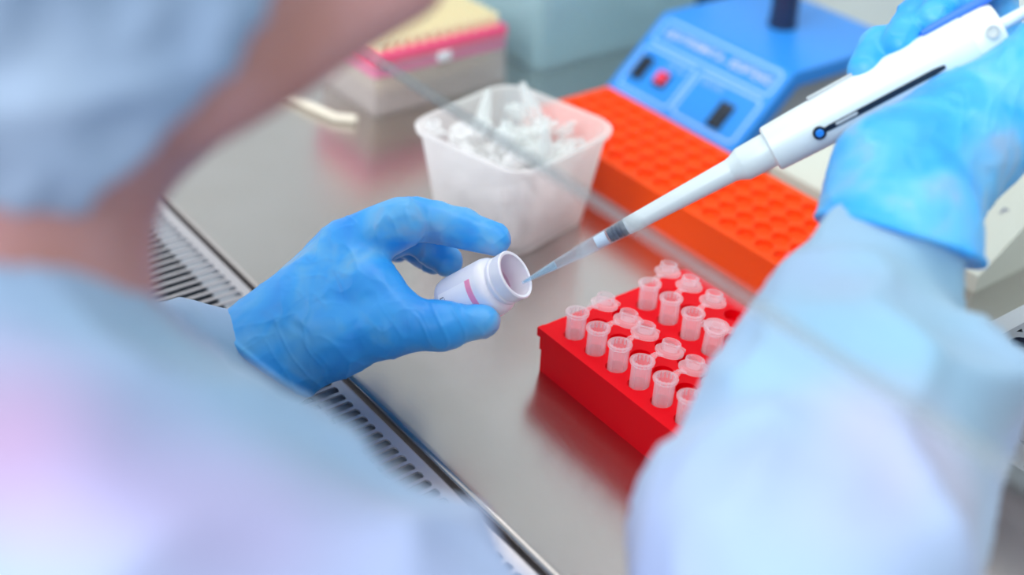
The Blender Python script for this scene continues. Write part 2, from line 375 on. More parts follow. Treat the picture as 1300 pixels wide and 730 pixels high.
def axes(*vs): return np.stack([np.array(Vector(v_).normalized()) for v_ in vs], 1)      # project points on a set of directions
A3 = lambda *l: [(np.array(at(*p[:3])), p[3] / 1000.0) for p in l]

# ------------------------------------------------------------------ the setting
def struct(name, mat, b, bev=0.0): return tag(boxo(name, mat, b, bev), kind='structure')
struct('floor', 'floor', (-1.6, 1.6, -1.6, 1.2, -0.77, -0.75))
struct('wall_back', 'panel', (-0.95, 0.75, 0.56, 0.58, -0.06, 0.80))
struct('wall_left', 'panel', (-0.97, -0.95, -0.10, 0.58, -0.06, 0.80))
struct('wall_right', 'panel', (0.75, 0.77, -0.10, 0.58, -0.06, 0.80))
struct('ceiling', 'white_paint', (-0.97, 0.77, -0.10, 0.58, 0.78, 0.80))
lb = boxo('lamp_housing', 'white_paint', (-0.62, 0.52, 0.01, 0.31, 0.745, 0.78), 0.004); tag(lb, 'white lamp housing under the cabinet ceiling', 'lamp')

# ------------------------------------------------------------------ steel worktop, front grille, glass sash
bm = bmesh.new()
prof = [(0.56, 0.0), (-0.1005, 0.0)] + [(-0.1035 - 0.003 * math.sin(R(a)), 0.0005 - 0.003 + 0.003 * math.cos(R(a)) + 0.0002) for a in range(0, 100, 15)] + [(-0.1063, -0.014), (-0.1045, -0.014), (-0.1035, -0.004), (0.56, -0.004)]
prism(bm, prof, -0.95, 0.75)
tag(done(bm, 'steel_worktop', 'steel', None, 30), 'brushed stainless steel worktop with a rounded front edge, carrying the racks and tubs', 'worktop')
gr = tag(empty('air_intake_grille', (0, -0.15, 0)), 'slotted steel air intake grille along the front of the worktop', 'grille')
PITCH = 0.00762
def gpart(name, mat, b, bev=0.0): return boxo(name, mat, (b[0], b[1], b[2] + 0.15, b[3] + 0.15, b[4], b[5]), bev, gr)
bm = bmesh.new()
prism(bm, [(-0.1165 + 0.15, -0.0012), (-0.1165 + 0.15, 0.0), (-0.1110 + 0.15, 0.0), (-0.1097 + 0.15, -0.0012), (-0.1097 + 0.15, -0.014), (-0.1107 + 0.15, -0.014), (-0.1107 + 0.15, -0.0025), (-0.1115 + 0.15, -0.0012)], -0.95, 0.75)
done(bm, 'inner_rail', 'grille', gr, 30)
bm = bmesh.new(); prism(bm, [(-0.176 + 0.15, -0.0012), (-0.176 + 0.15, 0.0), (-0.190 + 0.15, 0.0), (-0.200 + 0.15, -0.008), (-0.200 + 0.15, -0.05), (-0.1985 + 0.15, -0.05), (-0.1985 + 0.15, -0.009), (-0.189 + 0.15, -0.0012)], -0.95, 0.75)
done(bm, 'outer_rail', 'grille', gr, 30)
hw, rad = 0.0011, (PITCH - 0.0022) / 2
out = []
for k in range(6):
    t = k / 5; a = R(90 * t); out.append((PITCH / 2 - rad * math.sin(a), 0.0595 - rad + rad * math.cos(a)))
side = out + [(x, -y) for x, y in out[::-1]]
bm = bmesh.new()
ol = [(x, y) for x, y in side] + [(-x, y) for x, y in side[::-1]]
loft(bm, [[(x, y / 2, -0.0012) for x, y in ol], [(x, y / 2, 0.0) for x, y in ol]])
bar0 = done(bm, 'grille_bar', 'grille', gr, 30); bar0.location = (0.04175 - 60 * PITCH, -0.14625 + 0.15, 0)
for k in range(1, 110):
    o = bar0.copy(); COL.objects.link(o); o.parent = gr; o.location.x += k * PITCH
gpart('inner_ledge', 'ledge', (-0.95, 0.75, -0.1290, -0.1110, -0.0060, -0.0045))
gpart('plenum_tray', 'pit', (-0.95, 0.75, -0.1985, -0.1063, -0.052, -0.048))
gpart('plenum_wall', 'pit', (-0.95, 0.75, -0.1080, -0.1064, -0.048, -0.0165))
sash = tag(empty('glass_sash', (0, -0.105, 0.2)), 'clear glass front sash hanging above the grille, lower edge bare', 'sash')
bm = bmesh.new(); box(bm, -0.95, 0.75, -0.003, 0.003, 0.0014, 0.58)
bmesh.ops.delete(bm, geom=[f_ for f_ in bm.faces if f_.normal.z < -0.9], context='FACES'); done(bm, 'glass_pane', 'glass', sash)
boxo('glass_edge', 'glassedge', (-0.95, 0.75, -0.003, 0.003, 0.0, 0.0014), 0, sash)['label'] = 'grey ground lower edge of the glass'

# ------------------------------------------------------------------ red tube rack
RP = 0.01783
rr = tag(empty('red_tube_rack', (0.0625, 0.0435, 0)), 'red plastic tube rack holding open clear microtubes, in front of the orange rack', 'rack')
def rloc(bm): bmesh.ops.translate(bm, verts=bm.verts, vec=(-0.0625, -0.0435, 0))
X0, X1, Y0, Y1, H = -0.0165, 0.1415, -0.0135, 0.1005, 0.028
bm = bmesh.new()
holed_plate(bm, [i * RP for i in range(8)], [j * RP - 0.001 for j in range(6)], RP, RP, X0, X1, Y0, Y1, 0.0059, H, 0.0245, 20)
for (z0, z1, ins) in ((H - 0.0055, H, 0.0), (H - 0.0135, H - 0.0055, 0.0012), (0.0, H - 0.0135, 0.0020)):
    p0 = [(X0 + ins * 1.6, Y0 + ins * 0.25), (X1 - ins * 1.6, Y0 + ins * 0.25), (X1 - ins * 1.6, Y1 - ins * 0.25), (X0 + ins * 1.6, Y1 - ins * 0.25)]
    v0 = [bm.verts.new((x, y, z0)) for x, y in p0]; v1 = [bm.verts.new((x, y, z1)) for x, y in p0]
    for k in range(4): bm.faces.new((v0[k], v0[(k + 1) % 4], v1[(k + 1) % 4], v1[k]))
    bm.faces.new(v0[::-1])
for sx in (X0 - 0.0022, X1 - 0.0005):                                   # finger lips on the two short ends
    for yy in (Y0 + 0.001, Y1 - 0.006): box(bm, sx, sx + 0.0027, yy, yy + 0.005, H - 0.007, H - 0.0012, 0.0006)
bmesh.ops.remove_doubles(bm, verts=bm.verts, dist=0.00005); rloc(bm)
done(bm, 'rack_body', 'red', rr, 25)

# ------------------------------------------------------------------ microtubes
def tube_proto(mat, n=24, closed=False):
    t = empty('microtube')
    pr_ = [(0.0048, -0.0012), (0.0050, 0.0), (0.0066, 0.0), (0.0068, -0.0006), (0.0066, -0.0016), (0.0055, -0.0018), (0.0054, -0.017), (0.0052, -0.020), (0.0022, -0.0365), (0.0012, -0.0378), (0.0, -0.038)]
    pin = [(0.0, -0.0368), (0.0013, -0.0360), (0.0042, -0.020), (0.0046, -0.016)]
    b = latheo('tube_body', mat, (pr_ + pin)[:len(pr_)] + pin, n, t, closed=True)
    bm = bmesh.new()
    for k in range(14):                                                   # moulded teeth around the mouth
        a = 2 * math.pi * k / 14; m = Matrix.Rotation(a, 4, 'Z')
        c0 = len(bm.verts); box(bm, 0.0046, 0.0052, -0.0004, 0.0004, -0.003, 0.0001)
        bm.verts.ensure_lookup_table(); bmesh.ops.transform(bm, matrix=m, verts=bm.verts[c0:])
    done(bm, 'rim_teeth', mat, b)
    ld = empty('lid') if False else None
    bm = bmesh.new()
    if not closed:
        cy, cz = 0.0187, -0.0006
        loft(bm, [[(-0.0022, 0.0060, -0.0014), (0.0022, 0.0060, -0.0014), (0.0022, 0.0060, -0.0002), (-0.0022, 0.0060, -0.0002)],
                  [(-0.0015, 0.0090, 0.0002), (0.0015, 0.0090, 0.0002), (0.0015, 0.0090, 0.0010), (-0.0015, 0.0090, 0.0010)],
                  [(-0.0022, 0.0128, -0.0012), (0.0022, 0.0128, -0.0012), (0.0022, 0.0128, 0.0), (-0.0022, 0.0128, 0.0)]])
        done(bm, 'hinge_strap', mat, t, 30)
        bm = bmesh.new(); mt = Matrix.Translation((0, cy, cz)) @ Matrix.Rotation(R(-9), 4, 'X')
        lathe(bm, [(0.0, -0.0012), (0.0072, -0.0012), (0.0078, -0.0006), (0.0078, 0.0006), (0.0070, 0.0012), (0.0053, 0.0012), (0.0051, 0.0054), (0.0046, 0.0058), (0.0041, 0.0052), (0.0041, 0.0010), (0.0, 0.0008)], n, False, mt)
        c0 = len(bm.verts); box(bm, -0.0027, 0.0027, 0.0068, 0.0098, -0.0011, 0.0009, 0.0004); bm.verts.ensure_lookup_table()
        bmesh.ops.transform(bm, matrix=mt, verts=bm.verts[c0:])
        done(bm, 'lid', mat, t, 35)
    else:
        lathe(bm, [(0.0, 0.0022), (0.0058, 0.0022), (0.0070, 0.0018), (0.0072, 0.0010), (0.0070, 0.0003), (0.0048, 0.0002), (0.0044, -0.0040), (0.0, -0.0044)], n)
        for k in range(2): lathe(bm, [(0.0026 + 0.0015 * k, 0.0022), (0.0026 + 0.0015 * k, 0.0025), (0.0029 + 0.0015 * k, 0.0025), (0.0029 + 0.0015 * k, 0.0022)], n)
        box(bm, -0.0028, 0.0028, 0.0064, 0.0098, 0.0004, 0.0020, 0.0005)
        box(bm, -0.0022, 0.0022, -0.0085, -0.0060, -0.0012, 0.0014, 0.0005)
        done(bm, 'lid', mat, t, 35)
    return t
proto = tube_proto('tube', 28)
RIM = 0.043
front = ['at the far left corner of the rack, first of the front row', 'second from the far left corner in the front row', 'third from the far left corner in the front row',
         'fourth from the far left corner in the front row', 'fifth from the far left corner in the front row', 'sixth in the front row, half hidden by the sleeve']
back = ['at the far left edge of the rack, first of the back row', 'second of the back row, lid turned towards the orange rack', 'third of the back row, beside the tube with the shut lid']
spots = [(i * RP, 0.0, front[i], [-2, -6, 3, 0, -2, 1][i]) for i in range(6)] + [(i * RP, 3 * RP, back[i], [16, 14, 12][i]) for i in range(3)]
for k, (x, y, lb_, rz) in enumerate(spots):
    o = proto if k == 0 else copy_tree(proto)
    o.location = (x, y, RIM); o.rotation_euler = (R(-2.5), R(-1.5), R(rz + rnd.uniform(-2, 2)))
    tag(o, 'open clear microtube ' + lb_, 'tube', 'microtubes in the red rack')
ct = tube_proto('tube', 28, True); ct.location = (3 * RP, 3 * RP, RIM); ct.rotation_euler = (R(-2.5), R(-1.5), R(-62))
tag(ct, 'only microtube with its lid pressed shut, in the red rack by the sleeve', 'tube', 'microtubes in the red rack')

# ------------------------------------------------------------------ orange rack
OX0, OX1, OY0, OY1, OH = -0.243, 0.036, 0.1475, 0.2315, 0.029
orr = tag(empty('orange_tube_rack', ((OX0 + OX1) / 2, (OY0 + OY1) / 2, 0)), 'long empty orange plastic tube rack in front of the blue device', 'rack')
bm = bmesh.new(); nxs = [-0.2292 + 0.01575 * i for i in range(17)]; nys = [0.1592 + 0.0150 * j for j in range(5)]
holed_plate(bm, nxs, nys, 0.01575, 0.0150, OX0, OX1, OY0, OY1, 0.0060, OH, 0.022, 20, 0.0)
for (z0, z1, ins) in ((OH - 0.003, OH, 0.0), (0.0, OH - 0.003, 0.0006)):
    p0 = [(OX0 + ins, OY0 + ins), (OX1 - ins, OY0 + ins), (OX1 - ins, OY1 - ins), (OX0 + ins, OY1 - ins)]
    v0 = [bm.verts.new((x, y, z0)) for x, y in p0]; v1 = [bm.verts.new((x, y, z1)) for x, y in p0]
    for k in range(4): bm.faces.new((v0[k], v0[(k + 1) % 4], v1[(k + 1) % 4], v1[k]))
    bm.faces.new(v0[::-1])
bmesh.ops.remove_doubles(bm, verts=bm.verts, dist=0.00005)
bmesh.ops.translate(bm, verts=bm.verts, vec=(-(OX0 + OX1) / 2, -(OY0 + OY1) / 2, 0))
done(bm, 'rack_body', 'orange', orr, 25)
bm = bmesh.new()                                                         # raised collars around the holes
for cx in nxs:
    for cy in nys: lathe(bm, [(0.0060, 0.0), (0.0061, 0.0007), (0.0067, 0.0007), (0.0070, 0.0)], 18, False, Matrix.Translation((cx - (OX0 + OX1) / 2, cy - (OY0 + OY1) / 2, OH)))
o = done(bm, 'hole_collars', 'orange', orr, 50)

# ------------------------------------------------------------------ clear tub with its heap of tubes
TC = Vector((-0.160, 0.0755, 0)); TA = R(12.0)
tub = tag(empty('clear_tub', TC, TA), 'square frosted plastic tub heaped with loose empty tubes', 'tub')
bm = bmesh.new(); TH = 0.070
def trr(hb, z, r): return [(x, y, z) for x, y in rrect(hb, hb, r, 6)]
b0, t0 = 0.0400, 0.0485
rings = [trr(b0 - 0.006, 0.0, 0.012), trr(b0 - 0.001, 0.0015, 0.015), trr(b0, 0.006, 0.016), trr(t0, TH - 0.004, 0.019), trr(t0 + 0.0028, TH - 0.0035, 0.021), trr(t0 + 0.0032, TH - 0.001, 0.021), trr(t0 + 0.002, TH, 0.020), trr(t0 - 0.0006, TH - 0.0008, 0.018), trr(t0 - 0.0012, TH - 0.005, 0.018), trr(b0 - 0.0011, 0.007, 0.015), trr(b0 - 0.007, 0.0018, 0.011)]
loft(bm, rings); done(bm, 'tub_body', 'tub', tub, 45)
heap0 = tube_proto('heap', 14); heapc = tube_proto('heap', 14, True)
first = {0: True, 1: True}; ca, sa = math.cos(TA), math.sin(TA); cnt = 0
for layer in range(6):
    z = 0.008 + layer * 0.0078; hf = 0.019 + layer * 0.0030
    n_ = 4
    for i in range(n_):
        for j in range(4):
            lx = -hf + 2 * hf * (i + 0.5) / n_ + rnd.uniform(-0.004, 0.004); ly = -hf + 2 * hf * (j + 0.5) / 4 + rnd.uniform(-0.003, 0.003)
            top = layer == 5
            if top and rnd.random() < 0.35: continue
            kk = 1 if rnd.random() < 0.25 else 0; src = heapc if kk else heap0
            o = src if first[kk] else copy_tree(src); first[kk] = False
            for att in range(60):
                tilt = rnd.uniform(60, 115) if not top else rnd.choice((35, 80, 110, 100, 60))
                q = Matrix.Translation((lx, ly, z)) @ Matrix.Rotation(rnd.uniform(0, 6.28), 4, 'Z') @ Matrix.Rotation(R(tilt), 4, 'X') @ Matrix.Rotation(rnd.uniform(0, 6.28), 4, 'Z') @ Matrix.Translation((0, -0.004, 0.018))
                ext = [q @ Vector(p) for p in ((0, 0, -0.038), (0, 0.0285, 0), (0.0068, 0, 0), (-0.0068, 0, 0), (0, -0.0068, 0), (0.007, 0.019, 0), (-0.007, 0.019, 0))]
                if all(max(abs(p.x), abs(p.y)) < 0.0375 + 0.0085 * p.z / 0.07 and 0.004 < p.z and abs(p.x) + abs(p.y) < 0.068 for p in ext): break
                lx *= 0.93; ly *= 0.93
            o.matrix_world = Matrix.Translation(TC) @ Matrix.Rotation(TA, 4, 'Z') @ q
            tag(o, 'empty clear microtube buried in the heap filling the frosted tub', 'tube', 'loose tubes in the frosted tub'); cnt += 1
for (lx, ly, z, rx, rz, lb_) in ((-0.028, -0.002, 0.046, 160, 20, 'pointing up at the tip box side of the frosted tub'), (0.026, 0.004, 0.044, 166, 200, 'pointing up at the orange rack side of the frosted tub'),
        (-0.002, 0.032, 0.052, 152, 100, 'leaning tip-up highest at the back of the frosted tub'), (-0.028, -0.022, 0.058, 20, 130, 'mouth upward near the far left corner of the frosted tub'),
        (-0.004, 0.010, 0.058, 30, 300, 'mouth upward in the middle of the frosted tub'), (0.010, -0.018, 0.054, 100, 330, 'lying flat on the heap near the front of the frosted tub')):
    o = copy_tree(heap0); o.matrix_world = Matrix.Translation(TC) @ Matrix.Rotation(TA, 4, 'Z') @ Matrix.Translation((lx, ly, z)) @ Matrix.Rotation(R(rz), 4, 'Z') @ Matrix.Rotation(R(rx), 4, 'X')
    tag(o, 'loose clear microtube ' + lb_, 'tube', 'loose tubes in the frosted tub')

# ------------------------------------------------------------------ tip box with yellow tips
TBX0, TBX1, TBY0, TBY1 = -0.424, -0.340, 0.0800, 0.2080
tb = tag(empty('tip_box', ((TBX0 + TBX1) / 2, (TBY0 + TBY1) / 2, 0)), 'clear tip box with a pink top deck full of yellow tips', 'box')
hx, hy = (TBX1 - TBX0) / 2, (TBY1 - TBY0) / 2
def rr3(hx_, hy_, r, z): return [(x, y, z) for x, y in rrect(hx_, hy_, r, 4)]
bm = bmesh.new(); loft(bm, [rr3(hx, hy, 0.004, 0), rr3(hx - 0.001, hy - 0.001, 0.004, 0.0318), rr3(hx - 0.0025, hy - 0.0025, 0.003, 0.0318), rr3(hx - 0.0020, hy - 0.0020, 0.003, 0.0015)])
done(bm, 'clear_base', 'boxclear', tb, 40)
bm = bmesh.new(); loft(bm, [rr3(hx - 0.001, hy - 0.001, 0.004, 0.0320), rr3(hx - 0.001, hy - 0.001, 0.004, 0.0405)]); done(bm, 'lower_band', 'pinkdeck2', tb, 40)
bm = bmesh.new(); loft(bm, [rr3(hx + 0.0006, hy + 0.0006, 0.004, 0.0405), rr3(hx + 0.0006, hy + 0.0006, 0.004, 0.0418)]); done(bm, 'clear_rim', 'boxclear', tb, 40)
bm = bmesh.new(); loft(bm, [rr3(hx - 0.0005, hy - 0.0005, 0.004, 0.0418), rr3(hx - 0.0005, hy - 0.0005, 0.004, 0.0490), rr3(hx - 0.002, hy - 0.002, 0.003, 0.0500)]); done(bm, 'pink_deck', 'pinkdeck', tb, 40)
boxo('latch', 'white', (hx - 0.001, hx + 0.0025, -0.006, 0.006, 0.034, 0.0415), 0.001, tb)
ORD = ['first at the cable end', 'second from the cable end', 'third from the cable end', 'fourth from the cable end', 'fifth from the cable end', 'sixth from the cable end', 'just past the latch',
       'fifth from the blue box end', 'fourth from the blue box end', 'third from the blue box end', 'second from the blue box end', 'last at the blue box end']
tip0 = empty('yellow_tip')
latheo('tip_collar', 'yellow', [(0.0026, 0.009), (0.0036, 0.009), (0.0037, 0.0), (0.0031, -0.003), (0.0012, -0.036), (0.0008, -0.036), (0.0024, -0.002)], 12, tip0, closed=True)
for i in range(8):
    for j in range(12):
        o = tip0 if i == j == 0 else copy_tree(tip0)
        o.location = (TBX1 - 0.0085 - 0.0092 * i, TBY0 + 0.0105 + 0.00975 * j, 0.0503)
        tag(o, 'yellow tip in the edge row of the tip box, %s' % ORD[j] if i == 0 else 'yellow tip in the rows behind the edge row of the tip box', 'tip', 'yellow tips in the tip box')
bm = bmesh.new(); cb = [(-0.3405, 0.064, 0.003), (-0.352, 0.052, 0.003), (-0.378, 0.046, 0.003), (-0.42, 0.040, 0.003), (-0.50, 0.045, 0.003), (-0.60, 0.08, 0.003), (-0.72, 0.12, 0.003)]
tube_path(bm, cb, 0.003); tag(done(bm, 'cable', 'cable', None, 60), 'cream cable lying on the worktop by the tip box', 'cable')

# ------------------------------------------------------------------ bluish clear box behind
bx = tag(empty('clear_storage_box', (-0.40, 0.332, 0)), 'bluish see-through plastic box behind the tub and tip box', 'box')
hx, hy = 0.062, 0.095
bm = bmesh.new(); loft(bm, [rr3(hx - 0.004, hy - 0.004, 0.008, 0), rr3(hx, hy, 0.010, 0.11), rr3(hx - 0.002, hy - 0.002, 0.009, 0.11), rr3(hx - 0.006, hy - 0.006, 0.007, 0.002)]); done(bm, 'box_body', 'bluebox', bx, 40)
bm = bmesh.new(); loft(bm, [rr3(hx + 0.003, hy + 0.003, 0.011, 0.1105), rr3(hx + 0.003, hy + 0.003, 0.011, 0.117), rr3(hx, hy, 0.010, 0.120)]); done(bm, 'box_lid', 'bluebox', bx, 40)
boxo('blue_clip', 'pipblue', (hx + 0.002, hx + 0.008, -0.05, -0.02, 0.088, 0.118), 0.002, bx)['label'] = 'blue clip of the box lid'

# ------------------------------------------------------------------ blue device
BX0, BX1 = -0.2875, -0.1435
bd = tag(empty('blue_vortex_centrifuge', ((BX0 + BX1) / 2, 0.36, 0)), 'blue laboratory device with slanted switch panel and dark post', 'device')
bxm, bym = (BX0 + BX1) / 2, 0.36
th = 0.012; P0 = Vector((0.271, 0.002)); P1 = Vector((0.328, 0.055)); pdir = (P1 - P0).normalized(); pn = Vector((-pdir.y, pdir.x))     # panel line in (y, z)
prof = [(P0.x, P0.y), (P1.x - 0.0015 * pdir.x, P1.y - 0.0015 * pdir.y), (P1.x + 0.002, P1.y), (0.455, 0.055), (0.455, 0.055 - th), (P1.x + 0.006, 0.055 - th), (P0.x + th * 1.35, P0.y)]
bm = bmesh.new(); prism(bm, [(y - bym, z) for y, z in prof], BX0 - bxm, BX1 - bxm)
done(bm, 'housing', 'blue', bd, 30)
bm = bmesh.new(); prism(bm, [(0.292 - bym, 0.0), (0.340 - bym, 0.0432), (0.440 - bym, 0.0432), (0.440 - bym, 0.0)], BX0 + 0.014 - bxm, BX1 - 0.014 - bxm)
done(bm, 'base_body', 'greycase', bd, 30)
latheo('post', 'navy', [(0.0, 0.0), (0.0118, 0.0), (0.0112, 0.008), (0.0105, 0.06), (0.0105, 0.085), (0.030, 0.090), (0.034, 0.098), (0.034, 0.112), (0.030, 0.118), (0.0, 0.119)], 32, bd, mtx=Matrix.Translation((-0.2165 - bxm, 0.392 - bym, 0.0552)))
pm = Matrix(((1, 0, 0, -bxm), (0, pdir.x, pn.x, P0.x - bym), (0, pdir.y, pn.y, P0.y), (0, 0, 0, 1)))    # panel frame: x along, y up the slope, z out
PL = (P1 - P0).length
def strip(bm, x0, x1, y0, y1, z=0.0004): box(bm, x0, x1, y0, y1, -0.0002, z)
def outline(bm, x0, x1, y0, y1, wd, rad_, openbottom=False):
    o_ = rrect((x1 - x0) / 2, (y1 - y0) / 2, rad_, 5); i_ = rrect((x1 - x0) / 2 - wd, (y1 - y0) / 2 - wd, max(rad_ - wd, 0.0006), 5)
    cx, cy = (x0 + x1) / 2, (y0 + y1) / 2
    loft(bm, [[(x + cx, y + cy, -0.0001) for x, y in o_], [(x + cx, y + cy, 0.0003) for x, y in o_], [(x + cx, y + cy, 0.0003) for x, y in i_], [(x + cx, y + cy, -0.0001) for x, y in i_]], close=True)
def pan(name, mat, fn):
    bm = bmesh.new(); fn(bm); bmesh.ops.transform(bm, matrix=pm, verts=bm.verts); return done(bm, name, mat, bd, 30)
xl, xr = BX0 + 0.006, BX1 - 0.006; xm = -0.2195
pan('printed_frame', 'print', lambda b: outline(b, xl, xr, PL * 0.66, PL * 0.965, 0.0022, 0.006))
pan('printed_frame', 'print', lambda b: outline(b, xl, xm - 0.0015, 0.006, PL * 0.62, 0.0022, 0.006))
pan('printed_frame', 'print', lambda b: outline(b, xm + 0.0015, xr, 0.006, PL * 0.62, 0.0022, 0.006))
def onpan(x, y, z=0.0003): return pm @ Matrix.Translation((x, y, z))
lettering('lettering', 'ЦЕНТРИФУГА - ВОРТЕКС', 0.0098, 'print_warm', bd, onpan((xl + xr) / 2 + 0.002, PL * 0.815) @ Matrix.Diagonal((0.98, 1, 1, 1)), align='CENTER')
lettering('lettering', 'СЕТЬ', 0.0078, 'print', bd, onpan(xm - 0.030, PL * 0.515))
lettering('lettering', 'ВРЕМЯ', 0.0068, 'print', bd, onpan(xm + 0.0085, PL * 0.525))
def rocker(x, y, wx, wy, cap, mat2, lab):
    sw = pan('switch', 'black', lambda b: box(b, x - wx / 2, x + wx / 2, y - wy / 2, y + wy / 2, -0.0005, 0.0022, 0.0006)); sw['label'] = lab
    bm = bmesh.new(); box(bm, x - cap[0] / 2, x + cap[0] / 2, y - cap[1] / 2 + cap[2], y + cap[1] / 2 + cap[2], 0.0020, 0.0042, 0.0008)
    bmesh.ops.transform(bm, matrix=pm, verts=bm.verts); done(bm, 'rocker', mat2, sw, 40)
rocker(-0.2690, PL * 0.36, 0.0125, 0.0220, (0.0095, 0.018, 0), 'black', 'black rocker switch at the panel end by the clear box')
rocker(-0.2440, PL * 0.335, 0.0130, 0.0135, (0.0105, 0.0105, 0.0012), 'red_switch', 'red square power switch')
rocker(-0.1745, PL * 0.29, 0.0140, 0.0230, (0.0105, 0.018, 0), 'black', 'black rocker switch at the panel end by the pipette')
db = tag(empty('dark_instrument_case', (-0.40, 0.505, 0)), 'dark navy instrument case behind the blue device', 'case')
boxo('case_body', 'navy', (-0.05, 0.05, -0.03, 0.035, 0.0, 0.075), 0.006, db); boxo('case_lid', 'navy', (-0.052, 0.052, -0.032, 0.037, 0.0755, 0.09), 0.005, db); boxo('latch', 'black', (-0.012, 0.012, -0.035, -0.031, 0.060, 0.084), 0.001, db)

# ------------------------------------------------------------------ grey heating block at the sleeve, cream centrifuge behind it
hb = tag(empty('heating_block', (0.262, 0.215, 0)), 'pale grey dry block heater with dark round wells, half hidden behind the sleeve', 'heater')
hxm, hym = 0.24, 0.215
boxo('lower_case', 'greycase', (0.118 - hxm, 0.37 - hxm, 0.1365 - hym, 0.30 - hym, 0.006, 0.022), 0.002, hb)
boxo('upper_case', 'greycase', (0.118 - hxm, 0.37 - hxm, 0.1360 - hym, 0.30 - hym, 0.0226, 0.0525), 0.0025, hb)
bm = bmesh.new(); bx0, bx1, by0, by1 = 0.134, 0.356, 0.150, 0.290
wx = [0.147 + 0.0205 * i for i in range(10)]; wy = [0.161 + 0.0205 * j for j in range(6)]
holed_plate(bm, [x - hxm for x in wx], [y - hym for y in wy], 0.0205, 0.0205, bx0 - hxm, bx1 - hxm, by0 - hym, by1 - hym, 0.0074, 0.058, 0.02, 24)
v0 = [bm.verts.new((x - hxm, y - hym, 0.0526)) for x, y in ((bx0, by0), (bx1, by0), (bx1, by1), (bx0, by1))]; v1 = [bm.verts.new((a.co.x, a.co.y, 0.058)) for a in v0]
for k in range(4): bm.faces.new((v0[k], v0[(k + 1) % 4], v1[(k + 1) % 4], v1[k]))
bm.faces.new(v0[::-1]); bmesh.ops.remove_doubles(bm, verts=bm.verts, dist=0.00005)
done(bm, 'well_block', 'greyblock', hb, 30)
bm = bmesh.new()
for x in wx:
    for y in wy: lathe(bm, [(0.0072, 0.0004), (0.0070, -0.001), (0.0067, -0.0185), (0.0, -0.019)], 20, False, Matrix.Translation((x - hxm, y - hym, 0.058)))
done(bm, 'well_linings', 'well', hb, 60)
for sx in (-0.11, 0.12):
    for sy in (-0.065, 0.072): latheo('foot', 'black', [(0, 0), (0.008, 0), (0.008, 0.0062), (0, 0.0062)], 16, hb, mtx=Matrix.Translation((sx, sy, 0)))
cf = tag(empty('cream_centrifuge', (-0.02, 0.36, 0)), 'cream benchtop centrifuge with sloped front and round grey lid, behind the gloved hand', 'centrifuge')
cxm, cym = -0.02, 0.36
bm = bmesh.new(); prism(bm, [(y - cym, z) for y, z in ((0.270, 0.0), (0.270, 0.012), (0.350, 0.062), (0.46, 0.062), (0.47, 0.05), (0.47, 0.0))], -0.105 - cxm, 0.075 - cxm); done(bm, 'housing', 'cream', cf, 30)
latheo('round_lid', 'creamlid', [(0.0, 0.0), (0.058, 0.0), (0.060, 0.004), (0.057, 0.040), (0.048, 0.055), (0.020, 0.062), (0.0, 0.063)], 48, cf, mtx=Matrix.Translation((0.010 - cxm, 0.405 - cym, 0.0625)))
lettering('lettering', 'r', 0.011, 'inkblue', cf, Matrix.Translation((0.055 - cxm, 0.312 - cym, 0.0388)) @ Matrix.Rotation(math.atan2(0.05, 0.08), 4, 'X'))

# ------------------------------------------------------------------ bottle in the left hand
b_top = at(655, 348, 0.656); b_ax = (CR * 0.89 + CU * 0.455) * 0.85 - CD * 0.53; b_ax.normalize(); BL = 0.045
bo = tag(empty('sample_bottle'), 'small white plastic sample bottle with pink-striped label, held in the gloved fingers', 'bottle')
bo.matrix_world = frame(b_ax, CR.cross(b_ax), b_top - b_ax * BL)
bprof = [(0.0, 0.001), (0.0100, 0.0), (0.0130, 0.0012), (0.0136, 0.004), (0.0136, 0.0290), (0.0130, 0.0318), (0.0118, 0.0332), (0.0106, 0.0340), (0.0106, 0.0352), (0.0114, 0.0357), (0.0114, 0.0366), (0.0106, 0.0372), (0.0106, 0.0385), (0.0114, 0.0390), (0.0116, 0.0444), (0.0111, 0.0450), (0.0100, 0.0446), (0.0097, 0.036), (0.0100, 0.032), (0.0124, 0.029), (0.0124, 0.003), (0.0, 0.0025)]
bprof = [(r_ * 1.15, z_) for r_, z_ in bprof]
latheo('bottle_body', 'bottle', bprof, 48, bo)
latheo('contents', 'pink_label', [(0.0, 0.020), (0.0141, 0.020), (0.0141, 0.0032), (0.0, 0.003)], 32, bo)['label'] = 'pink contents inside'
loc = bo.matrix_world.inverted().to_3x3()
vd = loc @ (-CD); ld_ = loc @ (-CU); a_view = math.atan2(vd.y, vd.x); a_dn = math.atan2(ld_.y, ld_.x)
dlt = (a_dn - a_view + math.pi) % (2 * math.pi) - math.pi; sgn = 1 if dlt > 0 else -1
def wrap(name, mat, z0, z1, a0, a1, r, par):
    bm = bmesh.new(); n = 28; rows = []
    for k in range(n + 1):
        a = a_view + sgn * R(a0 + (a1 - a0) * k / n)
        rows.append([bm.verts.new(((r + d_) * math.cos(a), (r + d_) * math.sin(a), z)) for d_, z in ((0, z0), (0.00012, z0), (0.00012, z1), (0, z1))])
    for p, q in zip(rows, rows[1:]):
        for k in range(4): bm.faces.new((p[k], p[(k + 1) % 4], q[(k + 1) % 4], q[k]))
    return done(bm, name, mat, par, 60)
lab = wrap('label', 'label', 0.0045, 0.0255, -34, 250, 0.01568, bo)
wrap('pink_stripe', 'pink_label', 0.0232, 0.0265, -34, 250, 0.01576, lab)
bm = bmesh.new(); a0 = a_view + sgn * R(-13)
mt = Matrix.Rotation(a0, 4, 'Z') @ Matrix.Translation((0.01592, 0, 0.0070)) @ Matrix.Rotation(R(90), 4, 'Z') @ Matrix.Rotation(R(90), 4, 'X')
